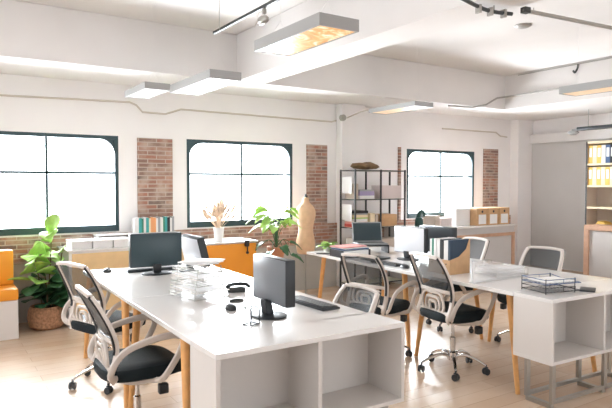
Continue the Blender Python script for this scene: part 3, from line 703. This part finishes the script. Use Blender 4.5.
onshelf('wooden_block', .29, .37, .90, .19, 'bcream', 'upright tan wooden block on the middle shelf', 'block', .1)
onshelf('wooden_block', .39, .43, .90, .17, 'bbeige', 'narrow beige wooden block beside the tan one on the middle shelf', 'block', .1)
onshelf('kraft_box', .48, .78, .90, .165, 'kraft', 'kraft cardboard box on the middle shelf', 'box')
onshelf('kraft_box', .50, .84, .52, .2, 'bbeige', 'beige box on the lower shelf of the black shelving', 'box')
onshelf('storage_box', .05, .40, .52, .22, 'bwhite', 'white box on the lower shelf of the black shelving', 'storage box')

# ---------------------------------------------------------------- right-hand bookcase with binders
BX, BY0, BY1 = 9.0, 4.30, 5.47
root = thing('bookcase', 'tall bookcase with pale shelves against the right end wall', 'bookcase', (BX, BY0, 0), 0)
L_ = BY1-BY0
MB().box(-.004, .0, L_-.022, L_+.002, 0, 2.19).build('edge_strip', 'shelfm', root, smooth=False); MB().box(.0, .31, L_-.02, L_, 0, 2.19).build('side_panel', 'bbeige', root, smooth=False); MB().box(0, .31, 0, .02, 0, 2.19).build('side_panel', 'shelfm', root, smooth=False)
MB().box(.30, .31, .02, L_-.02, 0, 2.19).build('back_panel', 'bbeige', root, smooth=False)
for z in (2.17, 1.82, 1.47, 1.12, .76, .40, .04): MB().box(0, .30, .02, L_-.02, z-.02, z+.012 if z < 2.1 else z+.02).build('shelf_board', 'bcream', root, smooth=False)
def binder(y, z, m, w, h, label):
    root = thing('ring_binder', label, 'binder', (BX+.02, y, z), 0, 'ring binders in the bookcase')
    MB().box(0, .25, -w+.003, 0, 0, h).build('binder_cover', m, root, smooth=False, bevel=.002)
    MB().box(-.0015, 0, -w*.82, -w*.18, h*.35, h*.85).build('spine_label', 'paper', root, smooth=False)
nm = dict(byellow='yellow', bcream='cream', bblack='black', bwhite='white', bblue='navy')
nmo = ['first', 'second', 'third', 'fourth', 'fifth', 'sixth', 'seventh', 'eighth']
for z, seq, row in ((1.833, ['byellow', 'bcream', 'byellow', 'bwhite', 'bblue', 'bblack', 'bblack', 'bblack'], 'top'), (1.483, ['byellow', 'bcream', 'byellow', 'bcream', 'byellow', 'bcream', 'bblack', 'bblue'], 'second')):
    for i, m in enumerate(seq): binder(5.445-i*.072, z, m, .072, .29, '%s ring binder, %s from the left on the %s shelf of the bookcase' % (nm[m], nmo[i], row))
o = MB().prism([(0, 0), (.22, 0), (.22, .05), (.16, .13), (.05, .11), (0, .04)], 0, .2, 'YZ').build('cloth_bag', 'byellow', bevel=.01); o.location = (BX+.04, 5.12, .90-.126); tag(o, 'small yellow bag on a lower shelf of the bookcase', 'bag')
o.location.z = .775
root = thing('side_table', 'pinkish wooden framed console before the right bookcase', 'console table', (8.62, 4.06, 0), 0)
b = MB(); b.box(0, .34, 0, 1.20, .78, .86); b.box(0, .06, 1.12, 1.20, .0, .78); b.box(.28, .34, 1.12, 1.20, .0, .78); b.box(0, .06, 0, .08, 0, .78); b.box(.28, .34, 0, .08, 0, .78); b.box(0, .05, .08, 1.12, 0, .07); b.build('wooden_frame', 'woodpink', root, smooth=False, bevel=.003)
MB().box(.03, .045, .08, 1.12, .07, .78).build('front_panel', 'alcove', root, smooth=False)

# ---------------------------------------------------------------- ceiling lamps, rails, conduits
def lamp(x, y0, y1, z, label, dm, h=.07, w=.30, top=ZC):
    L = y1-y0; root = thing('hanging_lamp', label, 'ceiling lamp', (x, (y0+y1)/2, z), 0, 'hanging box lamps')
    b = MB(); b.box(-w/2, w/2, -L/2, -L/2+.012, 0, h); b.box(-w/2, w/2, L/2-.012, L/2, 0, h); b.box(-w/2, -w/2+.012, -L/2+.012, L/2-.012, 0, h); b.box(w/2-.012, w/2, -L/2+.012, L/2-.012, 0, h); b.box(-w/2, w/2, -L/2, L/2, h, h+.006)
    b.build('housing', 'lamp', root, smooth=False)
    MB().box(-w/2+.012, w/2-.012, -L/2+.012, L/2-.012, .004, .012).build('diffuser', dm, root, smooth=False)
    for sy in (-1, 1):
        yy = sy*(L/2-.12); q = MB(); q.sweep([(-w/2+.03, yy-.06, h), (0, yy, h+.14)], .0016, n=4); q.sweep([(w/2-.03, yy+.06, h), (0, yy, h+.14)], .0016, n=4); q.sweep([(0, yy, h+.14), (0, yy, top-z)], .0011, n=4); q.build('suspension_wire', 'beam', root)
lamp(2.12, 2.89, 3.72, 2.45, 'hanging box lamp with crumpled amber film underneath', 'foil')
lamp(2.16, 4.60, 5.58, 2.40, 'hanging box lamp with bright white underside left of the beam', 'diff')
lamp(1.78, 5.25, 5.9, 2.37, 'short grey hanging lamp nearest the left windows', 'beam', .055, .24)
lamp(4.95, 5.05, 5.9, 2.42, 'pale hanging lamp near the white column', 'diffw', .05)
lamp(5.75, 2.6, 3.72, 2.45, 'hanging lamp with warm underside at the right edge', 'diffw')
def tube(name, pts, r, m, label, cat, group=None, n=6, smooth=False):
    o = MB().sweep(bez(pts, 5) if smooth else pts, r, n=8).build(name, m); return tag(o, label, cat, group)
# lighting rail with spotlight
root = thing('lighting_rail', 'thin black lighting rail hung above the left lamps', 'lighting rail', (2.24, 4.4, 2.9), 0)
MB().box(-.012, .012, -.75, .62, -.012, .012).build('rail', 'darkm', root, smooth=False)
for y in (-.5, .5): MB().sweep([(0, y, 0), (0, y, .28)], .004).build('hanging_rod', 'conduit', root)
root = thing('spotlight', 'small silver spotlight clipped on the black rail with a loop of cable', 'spotlight', (2.24, 4.06, 2.887), 0)
MB().lathe([(.012, 0), (.02, -.01), (.02, -.04), (.01, -.05)], n=12).build('clip', 'steel', root)
b = MB(); b.lathe([(.012, -.05), (.028, -.03), (.036, .03), (.034, .05), (.02, .05)], (0, 0, -.09), 16, axis='Y'); b.build('lamp_head', 'steel', root)
MB().sweep(bez([(0, 0, -.03), (-.03, .06, -.10), (-.01, .14, -.12), (.02, .16, -.06), (.0, .09, -.02), (0, .02, -.02)], 6), .0018, n=5).build('cable', 'conduitw', root)
# wall conduit
tube('conduit_pipe', [(XL+.01, 6.87, 2.41), (.63, 6.87, 2.43), (1.99, 6.87, 2.46), (2.07, 6.87, 2.43), (2.14, 6.87, 2.355), (2.42, 6.87, 2.35), (2.62, 6.87, 2.42), (4.90, 6.87, 2.40), (4.98, 6.87, 2.42)], .011, 'conduitw', 'thin tan conduit running along the wall above the left windows', 'conduit')
root = thing('junction_box', 'round grey junction box at the top of the white column', 'junction box', (4.99, 6.72, 2.45), 0)
MB().lathe([(.04, -.03), (.045, -.02), (.045, .03), (.035, .03)], n=18, axis='Y').build('box_shell', 'conduit', root)
tube('conduit_pipe', [(5.05, 6.70, 2.45), (4.98, 6.3, 2.49), (4.95, 5.94, 2.50)], .009, 'conduitw', 'grey conduit running from the junction box to the pale lamp', 'conduit')
tube('conduit_pipe', [(7.15, 6.87, 2.42), (8.2, 6.87, 2.42), (8.5, 6.87, 2.42), (8.62, 6.87, 2.36), (8.8, 6.87, 2.35)], .011, 'conduitw', 'short tan conduit above the right window ending in a bend', 'conduit')
tube('conduit_pipe', [(6.30, 5.935, 2.63), (6.80, 5.93, 2.64), (7.10, 5.93, 2.70), (7.35, 5.93, 2.82), (7.53, 5.9, 2.85), (7.54, 4.9, 2.86)], .013, 'conduit', 'grey conduit bending along the right beam', 'conduit', smooth=False)
tube('conduit_pipe', [(7.545, 5.7, 3.155), (7.545, 1.5, 3.16)], .007, 'conduit', 'thin cable pipe in the corner of ceiling and right beam', 'conduit')
root = thing('cable_hook', 'small dark hook hanging on the right beam', 'hook', (7.54, 4.72, 3.12), 0)
MB().sweep(bez([(0, 0, .03), (-.02, 0, -.03), (-.03, .03, -.08), (-.02, .06, -.05)], 5), .014).build('hook', 'darkm', root)
root = thing('cable_tray', 'thick dark cable rail with clips under the ceiling near the top', 'cable rail', (0, 0, 2.62), 0)
RA = [(2.60, 2.47), (2.978, 2.544), (3.112, 2.534), (3.242, 2.503)]
MB().sweep(bez([(x, y, z) for (x, y), z in zip(RA, (.03, .01, .0, .0))], 5), .013).build('rail', 'darkm', root)
MB().sweep(bez([(x+.02, y+.03, z) for (x, y), z in zip(RA[1:], (.012, .01, .01))], 5), .008).build('cable', 'conduit', root)
for (x, y) in ((2.96, 2.54), (3.07, 2.538), (3.18, 2.52)): MB().box(x-.008, x+.008, y-.02, y+.02, -.03, .022).build('clip', 'conduit', root)
MB().sweep([(3.1, 2.533, .01), (3.1, 2.533, .045)], .005).build('hanging_rod', 'conduit', root)
root = thing('ceiling_rail', 'long grey rail crossing the ceiling at the top right', 'ceiling rail', (3.23, 2.41, 2.62), math.radians(-4.9))
MB().box(0, 3.6, -.010, .010, -.010, .010).build('rail', 'steel', root, smooth=False); MB().box(.0, .05, -.02, .02, -.015, .02).build('end_clip', 'darkm', root, smooth=False)
for x in (.1, 2.4): MB().sweep([(x, 0, .01), (x, 0, .555 if x > .3 else .03)], .003).build('hanging_rod', 'conduit', root)
o = MB().lathe([(.085, 0), (.085, -.012), (.06, -.025), (.02, -.026)], n=24).build('smoke_detector', 'conduit'); o.location = (5.3, 3.95, ZC); tag(o, 'flat round grey detector on the ceiling at the top right', 'smoke detector')
root = thing('ceiling_lamp', 'black slim ceiling lamp above the right bookcase', 'ceiling lamp', (8.6, 5.0, 2.34), 0)
MB().box(-.08, .08, -.5, .35, 0, .05, bev=.008).build('housing', 'black', root)
MB().lathe([(.07, 0), (.09, -.03), (.04, -.06)], (0, .45, .0), 16).build('swivel_joint', 'lamp', root)
MB().sweep([(0, .35, .02), (0, .47, .01)], .02).build('neck', 'lamp', root)
for y in (-.3, .2): MB().sweep([(0, y, .05), (0, y, .32)], .005).build('hanging_rod', 'conduit', root)
